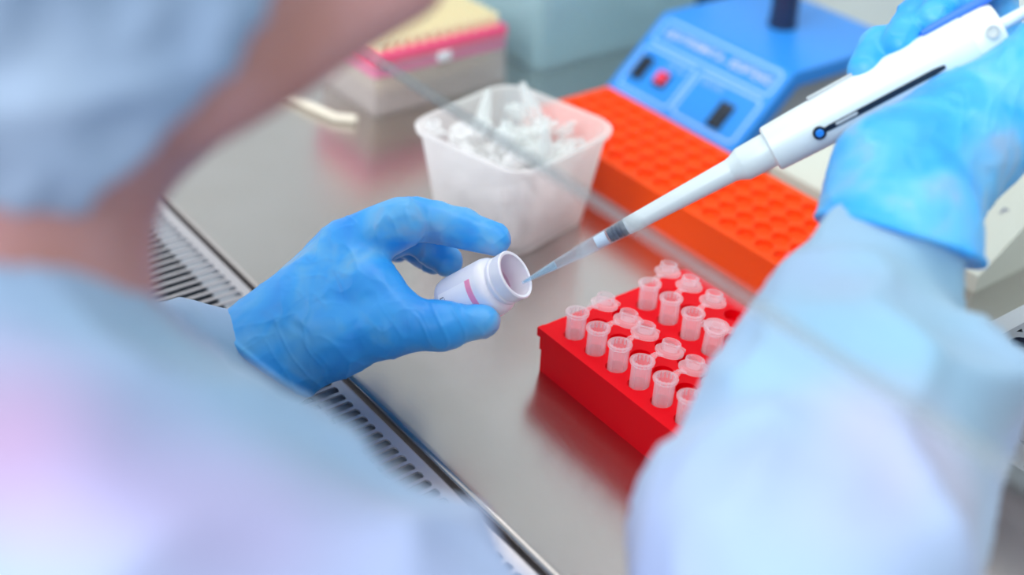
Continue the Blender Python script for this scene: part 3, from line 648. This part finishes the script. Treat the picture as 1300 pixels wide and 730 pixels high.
lettering('lettering', 'LOT', 0.0036, 'ink', lab, mt @ Matrix.Rotation(R(0), 4, 'Z'), 0.00005, 'CENTER')
mt2 = Matrix.Rotation(a0, 4, 'Z') @ Matrix.Translation((0.01592, 0, 0.0098)) @ Matrix.Rotation(R(90), 4, 'Z') @ Matrix.Rotation(R(90), 4, 'X')
lettering('lettering', '___', 0.0030, 'ink', lab, mt2, 0.00005, 'CENTER')
bm.free()

# ------------------------------------------------------------------ pipette in the right hand
p_tip = at(663, 359, 0.664); p_end = at(1268, 33, 0.604); p_ax = (p_end - p_tip).normalized(); p_len = (p_end - p_tip).length
PM = frame(p_ax, -CD, p_tip)               # local x faces the viewer's side, z runs up the pipette
pp = tag(empty('pipette'), 'white laboratory pipette with clear tip and blue button, held over the bottle', 'pipette'); pp.matrix_world = PM
def along(px): return p_len * 0.664 * (px - 663) / (0.664 * (px - 663) + 0.604 * (1268 - px))        # column of the photo to length along the pipette, in perspective
zt = along(796); zs = along(795); z1 = along(940); z2 = along(956); z3 = along(981); z4 = along(1232); z5 = p_len
bm = bmesh.new()
lathe(bm, [(0.00035, 0.0), (0.0009, 0.0), (0.0026, 0.020), (0.0034, 0.032), (0.00375, 0.0325), (0.0043, zt - 0.010), (0.0046, zt), (0.0044, zt + 0.001), (0.0040, zt), (0.0037, zt - 0.012), (0.0022, 0.020)], 28, True)
tipo = done(bm, 'disposable_tip', 'tipclear', pp, 40); tipo['label'] = 'clear bluish tip with liquid at its end'
latheo('liquid', 'liquid', [(0.0, 0.001), (0.0005, 0.001), (0.0020, 0.0185), (0.0021, 0.020), (0.0, 0.0205)], 20, tipo)
latheo('filter_ring', 'white', [(0.0, along(757)), (0.00330, along(757)), (0.0036, along(771)), (0.0, along(771))], 20, tipo)
latheo('nose_cone', 'navy', [(0.0, along(773))] + [(0.00330 + 0.0004 * (k % 2) + 0.00008 * k, along(773) + 0.0001 + (zs - along(773)) / 9 * k) for k in range(9)] + [(0.0041, zs + 0.001), (0.0, zs + 0.001)], 28, pp)
latheo('shaft', 'white', [(0.0, zs), (0.0041, zs), (0.0045, zs + 0.0006), (0.0047, zs + 0.010), (0.0060, z1 - 0.004), (0.0063, z1), (0.0, z1)], 40, pp)
latheo('collar', 'white', [(0.0, z1 - 0.006), (0.0058, z1 - 0.006), (0.0066, z1 - 0.003), (0.0083, z1 + 0.0005), (0.0087, z1 + 0.0014), (0.0090, z3 - 0.001), (0.0, z3)], 40, pp)
def oval(rx, ry, z, n=40): return [(rx * math.cos(2 * math.pi * k / n), ry * math.sin(2 * math.pi * k / n), z) for k in range(n)]
bm = bmesh.new(); loft(bm, [oval(0.0104, 0.0106, z3 - 0.0018), oval(0.0116, 0.0118, z3 - 0.0008), oval(0.0118, 0.0122, z3 + 0.012), oval(0.0128, 0.0138, z4 - 0.012), oval(0.0128, 0.0138, z4 - 0.001), oval(0.0122, 0.0132, z4)])
done(bm, 'barrel', 'white', pp, 35)
bm = bmesh.new(); loft(bm, [oval(0.0118, 0.0130, z4), oval(0.0122, 0.0134, z4 + 0.002), oval(0.0118, 0.0130, z5 - 0.004), oval(0.0105, 0.0116, z5), oval(0.004, 0.004, z5 + 0.001)]); done(bm, 'head_cap', 'headcap', pp, 35)
latheo('cap_socket', 'creamlid', [(0.0, 0.0), (0.0034, 0.0), (0.0034, 0.0014), (0.0026, 0.0018), (0.0022, 0.0006), (0.0, 0.0005)], 20, pp, mtx=frame(Vector((1, 0, 0)), Vector((0, 1, 0)), (0.0120, 0.001, z4 + 0.0085)))
latheo('plunger_rod', 'white', [(0.0, z5), (0.0030, z5), (0.0030, z5 + 0.018), (0.0, z5 + 0.018)], 20, pp)
latheo('plunger_button', 'pipblue', [(0.0, z5 + 0.018), (0.0075, z5 + 0.018), (0.0080, z5 + 0.020), (0.0075, z5 + 0.026), (0.0, z5 + 0.0275)], 28, pp)
up = (PM.inverted().to_3x3() @ CU); s_up = 1 if up.y > 0 else -1                       # which side of the barrel is up in the picture
bm = bmesh.new(); zh = along(1187)
loft(bm, [[(x, s_up * y, z) for x, y in rrect(0.0055, hy_, 0.0012, 3)] for hy_, z in ((0.0012, zh), (0.0020, zh + 0.004), (0.0022, z4 + 0.004), (0.0020, z5 + 0.002))])
bmesh.ops.translate(bm, verts=bm.verts, vec=(0.0, s_up * 0.0142, 0)); done(bm, 'finger_hook', 'pipblue', pp, 40)
boxo('volume_window', 'greycase', (-0.004, 0.004, s_up * 0.0128 - 0.0012, s_up * 0.0128 + 0.0012, along(1040), along(1130)), 0.0006, pp)['label'] = 'grey volume window strip on the upper side'
def on_barrel(ang, z, r=0.0129): return Matrix.Rotation(-s_up * R(ang), 4, 'Z') @ Matrix.Translation((r, 0, z))
zd, ze = along(1034), along(1190)
def barrel_r(z):                                                            # half axes of the oval barrel at height z
    t = min(max((z - z3 - 0.012) / (z4 - 0.024 - z3), 0), 1); return 0.0118 + 0.0010 * t, 0.0122 + 0.0016 * t
def on_oval(ang, z, lift):
    rx, ry = barrel_r(z); a = R(ang); return Vector(((rx + lift) * math.cos(a), -s_up * (ry + lift) * math.sin(a), z))
def strip_on_barrel(name, mat, ang, z0_, z1_, half, l0, l1, par):
    bm = bmesh.new(); rings = []
    for k in range(13):
        t = k / 12; e = min(t, 1 - t) * 12; hw_ = half * (1 if e >= 1 else 0.6); z = z0_ + (z1_ - z0_) * t
        rings.append([on_oval(ang - hw_, z, l0), on_oval(ang - hw_, z, l1), on_oval(ang, z, l1 + 0.00003), on_oval(ang + hw_, z, l1), on_oval(ang + hw_, z, l0)])
    loft(bm, rings); return done(bm, name, mat, par, 40)
strip_o = strip_on_barrel('black_slider_track', 'black', 20, zd, ze, 6.5, -0.0008, 0.0005, pp)
latheo('track_ring', 'black', [(0.0, -0.001), (0.0033, -0.001), (0.0033, 0.0006), (0.0, 0.0006)], 28, pp, mtx=Matrix.Translation(on_oval(20, zd, 0.0003)) @ Matrix.Rotation(-s_up * R(20), 4, 'Z') @ Matrix.Rotation(R(90), 4, 'Y'))
latheo('blue_button', 'dotblue', [(0.0, 0.0), (0.0020, 0.0), (0.0020, 0.0009), (0.0016, 0.0013), (0.0, 0.0014)], 24, pp, mtx=Matrix.Translation(on_oval(20, zd, 0.0003)) @ Matrix.Rotation(-s_up * R(20), 4, 'Z') @ Matrix.Rotation(R(90), 4, 'Y'))
strip_on_barrel('scale_mark', 'greycase', 19, zd + 0.0085, zd + 0.0200, 3.6, 0.0, 0.0008, strip_o)

# ------------------------------------------------------------------ the person: body, gown, cap, gloves
person = None
HEAD_YAW, HEAD_PITCH = -20, 30
HR = Matrix.Rotation(R(HEAD_YAW), 3, 'Z') @ Matrix.Rotation(R(HEAD_PITCH), 3, 'X')          # head turned to the pipette, neck stretched forward
HC = np.array(at(268, 152, 0.37)) - np.array(HR @ Vector((0.056, 0.012, -0.084)))
hv = lambda x, y, z: HC + np.array(HR @ Vector((x, y, z)))
H3 = np.array(HR)
SHR, SHL = np.array((0.205, -0.320, 0.110)), np.array((-0.090, -0.350, 0.155))
ELR = np.array((0.300, -0.170, 0.030)); ELL = np.array((-0.155, -0.335, 0.010))
WRR = np.array(at(1148, 262, 0.573)); WRL = np.array(at(338, 458, 0.668))
NB = np.array((0.060, -0.335, 0.205))
F = Field((-0.24, -0.56, -0.36), (0.38, 0.14, 0.50), 0.004)
F.ell(hv(0, -0.012, 0.030), (0.074, 0.094, 0.088), 0.02, H3); F.ell(hv(0, 0.012, -0.040), (0.060, 0.074, 0.070), 0.03, H3)
F.cap(hv(-0.048, 0.010, -0.078), hv(-0.012, 0.082, -0.098), 0.015, 0.014, 0.02); F.cap(hv(0.048, 0.010, -0.078), hv(0.012, 0.082, -0.098), 0.015, 0.014, 0.02)
F.cap(hv(0, 0.084, 0.005), hv(0, 0.102, -0.036), 0.007, 0.011, 0.015)
for s_ in (-1, 1):
    F.ell(hv(s_ * 0.032, 0.074, -0.030), (0.020, 0.016, 0.020), 0.02, H3); F.cap(hv(s_ * 0.012, 0.084, 0.020), hv(s_ * 0.048, 0.070, 0.018), 0.006, 0.005, 0.014)
    F.cap(hv(s_ * 0.021, 0.0815, 0.0125), hv(s_ * 0.044, 0.0760, 0.0110), 0.0040, 0.0035, 0.004); F.cap(hv(s_ * 0.021, 0.0800, -0.0065), hv(s_ * 0.044, 0.0745, -0.0055), 0.0038, 0.0035, 0.004)
    F.ell(hv(s_ * 0.079, -0.012, -0.012), (0.010, 0.018, 0.030), 0.006, H3)
F.cap(hv(-0.018, 0.088, -0.062), hv(0.018, 0.088, -0.062), 0.007, 0.007, 0.008)
F.cap(hv(0, -0.035, -0.060), NB, 0.052, 0.058, 0.03)
F.ell(NB + (0, -0.01, -0.13), (0.135, 0.085, 0.15), 0.05); F.ell((0.07, -0.36, -0.12), (0.125, 0.085, 0.16), 0.06); F.ell((0.07, -0.385, -0.23), (0.150, 0.105, 0.095), 0.05)
F.cap(NB, SHR, 0.05, 0.048, 0.04); F.cap(NB, SHL, 0.05, 0.048, 0.04)
F.chain([(SHR, 0.046), (ELR, 0.036), (WRR, 0.026)], 0.02); F.chain([(SHL, 0.046), (ELL, 0.036), (WRL, 0.023)], 0.02)
F.chain([((0.165, -0.37, -0.24), 0.080), ((0.20, -0.20, -0.27), 0.065)], 0.04); F.chain([((0.015, -0.37, -0.24), 0.080), ((-0.02, -0.20, -0.27), 0.065)], 0.04)
me = F.mesh('person', None, 2)
person = link('person', me, 'skin'); tag(person, 'person in pale blue gown and cap bending over the bench with bottle and pipette', 'person')
def pk(n): return None
for s_ in (-1, 1):
    c = hv(s_ * 0.032, 0.0715, 0.003)
    e = latheo('eye', 'eyewhite', [(0.0, -0.011), (0.006, -0.009), (0.0105, -0.003), (0.011, 0.002), (0.0075, 0.008), (0.0, 0.011)], 20, person, mtx=frame(Vector(H3[:, 1]), Vector(H3[:, 0]), c), smooth=180)
    latheo('iris', 'iris', [(0.0048, 0.0), (0.004, 0.002), (0.0, 0.0026)], 20, e, mtx=frame(Vector(H3[:, 1]), Vector(H3[:, 0]), c + H3[:, 1] * 0.0095), smooth=180)
bm = bmesh.new(); tube_path(bm, [hv(x, 0.0955 - 18 * x * x, -0.062) for x in (-0.019, -0.01, 0, 0.01, 0.019)], 0.0028, 8); done(bm, 'lips', 'lips', person, 180)

F = Field(HC - 0.17, HC + 0.17, 0.004)                 # bouffant cap, its elastic hem along nape and brow
F.ell(hv(0, -0.028, 0.036), (0.097, 0.114, 0.100), 0.02, H3); F.ell(hv(0, -0.075, 0.000), (0.078, 0.060, 0.070), 0.03, H3); F.ell(hv(0, -0.008, -0.035), (0.084, 0.102, 0.088), 0.03, H3)
F.plane(hv(0, 0.0, -0.074), np.array(HR @ Vector((0.0, 0.30, -1.0)).normalized())); F.face_opening(HC, H3, 0.064, 0.082, -0.012, 0.005)
me = F.mesh('cap', lambda P, N: 0.006 * (ridge(P * 26, 2) - 0.4) + 0.003 * ridge(P * 60, 3), 2)
link('cap', me, 'cap', person)

def foldmap(P, N):
    a = axes((0.3, -0.9, 0.3), (0.8, 0.3, 0.5), (-0.4, 0.3, 0.85)); q = P @ a
    near = np.clip((np.linalg.norm(P - NB - np.array((0, 0.01, 0.02)), axis=1) - 0.06) / 0.06, 0.1, 1)
    return near * (0.014 * (ridge(np.stack([q[:, 0] * 9, q[:, 1] * 22, q[:, 2] * 14], 1), 2.0) - 0.4) + 0.008 * (ridge(np.stack([q[:, 0] * 22, q[:, 1] * 40, q[:, 2] * 18], 1), 2.5) - 0.3))
F = Field((-0.28, -0.58, -0.42), (0.43, 0.16, 0.33), 0.0045)                # gown with long loose sleeves
F.ell(NB + (0, -0.012, -0.13), (0.158, 0.095, 0.160), 0.05); F.ell((0.07, -0.365, -0.14), (0.150, 0.108, 0.19), 0.06); F.ell((0.07, -0.385, -0.26), (0.175, 0.13, 0.11), 0.05)
F.cap((0.165, -0.37, -0.25), (0.200, -0.19, -0.285), 0.100, 0.085, 0.04); F.cap((0.0, -0.37, -0.25), (-0.035, -0.19, -0.285), 0.100, 0.085, 0.04); F.cap((0.08, -0.37, -0.26), (0.08, -0.20, -0.285), 0.09, 0.06, 0.05)
F.cap(NB + (0.012, -0.018, 0.004), SHR, 0.062, 0.062, 0.05); F.cap(NB + (0, -0.005, -0.02), SHL, 0.058, 0.062, 0.05)
F.chain([((0.06, -0.317, 0.134), 0.060), ((0.150, -0.297, 0.110), 0.077), ((0.213, -0.258, 0.074), 0.072), (ELR, 0.060)], 0.03)
F.chain([(ELR, 0.062)] + A3((1002, 735, 0.455, 58), (1066, 610, 0.488, 54), (1108, 508, 0.518, 54), (1102, 392, 0.546, 34), (1128, 322, 0.560, 29), (1148, 255, 0.574, 25)), 0.009)
F.chain([(SHL, 0.062), (ELL, 0.054)] + A3((120, 520, 0.645, 40), (246, 474, 0.668, 27), (340, 458, 0.668, 23)), 0.02)
F.cap(NB + (0, 0.02, 0.09), NB + (0, 0.004, 0.014), 0.062, 0.057, 0.006, cut=True)
F.cap(at(1152, 140, 0.490), at(1152, 140, 0.630), 0.049, 0.056, 0.004, cut=True)                # sleeve end, tucked into the glove
me = F.mesh('gown', foldmap, 2)
link('gown', me, 'gown', person)

def glove_disp(dirs, k):
    a = axes(*dirs)
    def fn(P, N):
        q = P @ a
        big = vnoise(q * 30 + 5.1)
        q2 = q + 0.011 * np.stack([vnoise(q * 55), vnoise(q * 55 + 9.3), vnoise(q * 55 + 17.7)], 1)
        w1 = ridge(q2 * np.array((150, 34, 60)), 7); w2 = ridge(q2 * np.array((60, 130, 40)) + 3.3, 8); w3 = ridge(q2 * np.array((90, 90, 90)) + 11.3, 6)
        return k * (0.0008 * w1 * np.clip(big * 2 - 0.6, 0, 1) + 0.0006 * w2 * np.clip(1.2 - big * 2, 0, 1) + 0.0003 * w3 + 0.0014 * (vnoise(q * 60) - 0.5))
    return fn
def glove(name, chains, cutc, cutn, dirs, label, k=0.006, h=0.0008):
    pts = [p for ch in chains for p in ch[0]]
    lo = np.min([p - r - 0.008 for p, r in pts], 0); hi = np.max([p + r + 0.008 for p, r in pts], 0)
    F = Field(lo, hi, h)
    for ch, kk in chains: F.chain(ch, kk)
    F.plane(cutc, cutn)
    gd = glove_disp(dirs, 1.0)
    def disp(P, N):
        s_ = -((P - cutc) @ cutn); bead = np.exp(-((s_ - 0.0015) / 0.0014) ** 2) * 0.0010
        return gd(P, N) + bead
    me = F.mesh(name, disp, 1)
    o = link(name, me, 'glove', person); o['label'] = label; return o
n_ = np.array(-CR * 0.62 - CU * 0.78); 
glove('glove', [
    (A3((300, 486, .668, 29), (330, 458, .668, 27), (362, 425, .668, 25)), .012),
    (A3((362, 425, .668, 25), (440, 322, .672, 17)), .012), (A3((360, 425, .685, 21), (437, 318, .690, 16)), .012),
    (A3((358, 425, .698, 19), (430, 320, .708, 15)), .012), (A3((352, 428, .706, 17), (416, 330, .722, 13)), .012),
    (A3((442, 314, .671, 15), (511, 283, .669, 13.5)), .004), (A3((500, 287, .678, 11.6), (528, 279, .677, 11.8), (586, 289, .677, 10.4), (628, 304, .674, 8.8)), .0022),
    (A3((440, 318, .690, 14), (522, 292, .697, 11.5), (554, 318, .702, 10), (568, 332, .698, 8.5)), .003),
    (A3((430, 320, .708, 13), (500, 298, .720, 10.5), (535, 316, .722, 9.5), (551, 330, .714, 8.2)), .003),
    (A3((416, 330, .722, 12), (458, 302, .736, 9.5), (490, 310, .738, 8.5), (505, 316, .732, 7.4)), .003),
    (A3((378, 446, .662, 22), (430, 430, .654, 19), (488, 415, .648, 15), (560, 413, .647, 11.2), (612, 408, .649, 8.6)), .006),
    (A3((445, 338, .668, 14), (480, 372, .658, 12), (505, 396, .650, 11)), .010), (A3((400, 405, .665, 22), (452, 372, .660, 17)), .012)],
    np.array(at(338, 458, .668)), n_, (tuple(CR * 0.8 + CU * 0.5), tuple(CU * 0.8 - CR * 0.5), tuple(CD)), 'blue nitrile glove around the bottle')
n2 = np.array(-CR * 0.32 - CU * 0.945)
glove('glove', [
    (A3((1140, 345, .555, 36), (1141, 290, .567, 33.5), (1145, 225, .581, 31)), .010),
    (A3((1140, 235, .585, 28), (1222, 172, .592, 24), (1312, 98, .600, 22)), .015), (A3((1165, 240, .590, 28), (1228, 172, .605, 24), (1298, 120, .625, 18)), .015),
    (A3((1168, 205, .622, 14), (1140, 150, .644, 10), (1126, 92, .640, 10), (1116, 60, .631, 9.6), (1099, 88, .619, 8.6)), .003),
    (A3((1205, 172, .627, 14), (1190, 118, .649, 10.5), (1178, 56, .644, 10.5), (1166, 24, .631, 10.6), (1142, 58, .618, 9.2)), .003),
    (A3((1240, 142, .630, 14), (1234, 88, .652, 10.5), (1222, 26, .646, 10.5), (1210, -8, .631, 10.6), (1186, 24, .617, 9.2)), .003),
    (A3((1278, 112, .632, 14), (1274, 58, .652, 10.5), (1264, -4, .646, 10), (1254, -36, .631, 10), (1232, -6, .616, 9)), .003),
    (A3((1270, 138, .592, 18), (1322, 70, .588, 14), (1348, 8, .590, 11.5), (1334, -22, .592, 10)), .006)],
    np.array(at(1142, 308, .562)), n2, (tuple(CU * 0.9 + CR * 0.3), tuple(CR * 0.9 - CU * 0.3), tuple(CD)), 'blue nitrile glove gripping the pipette')
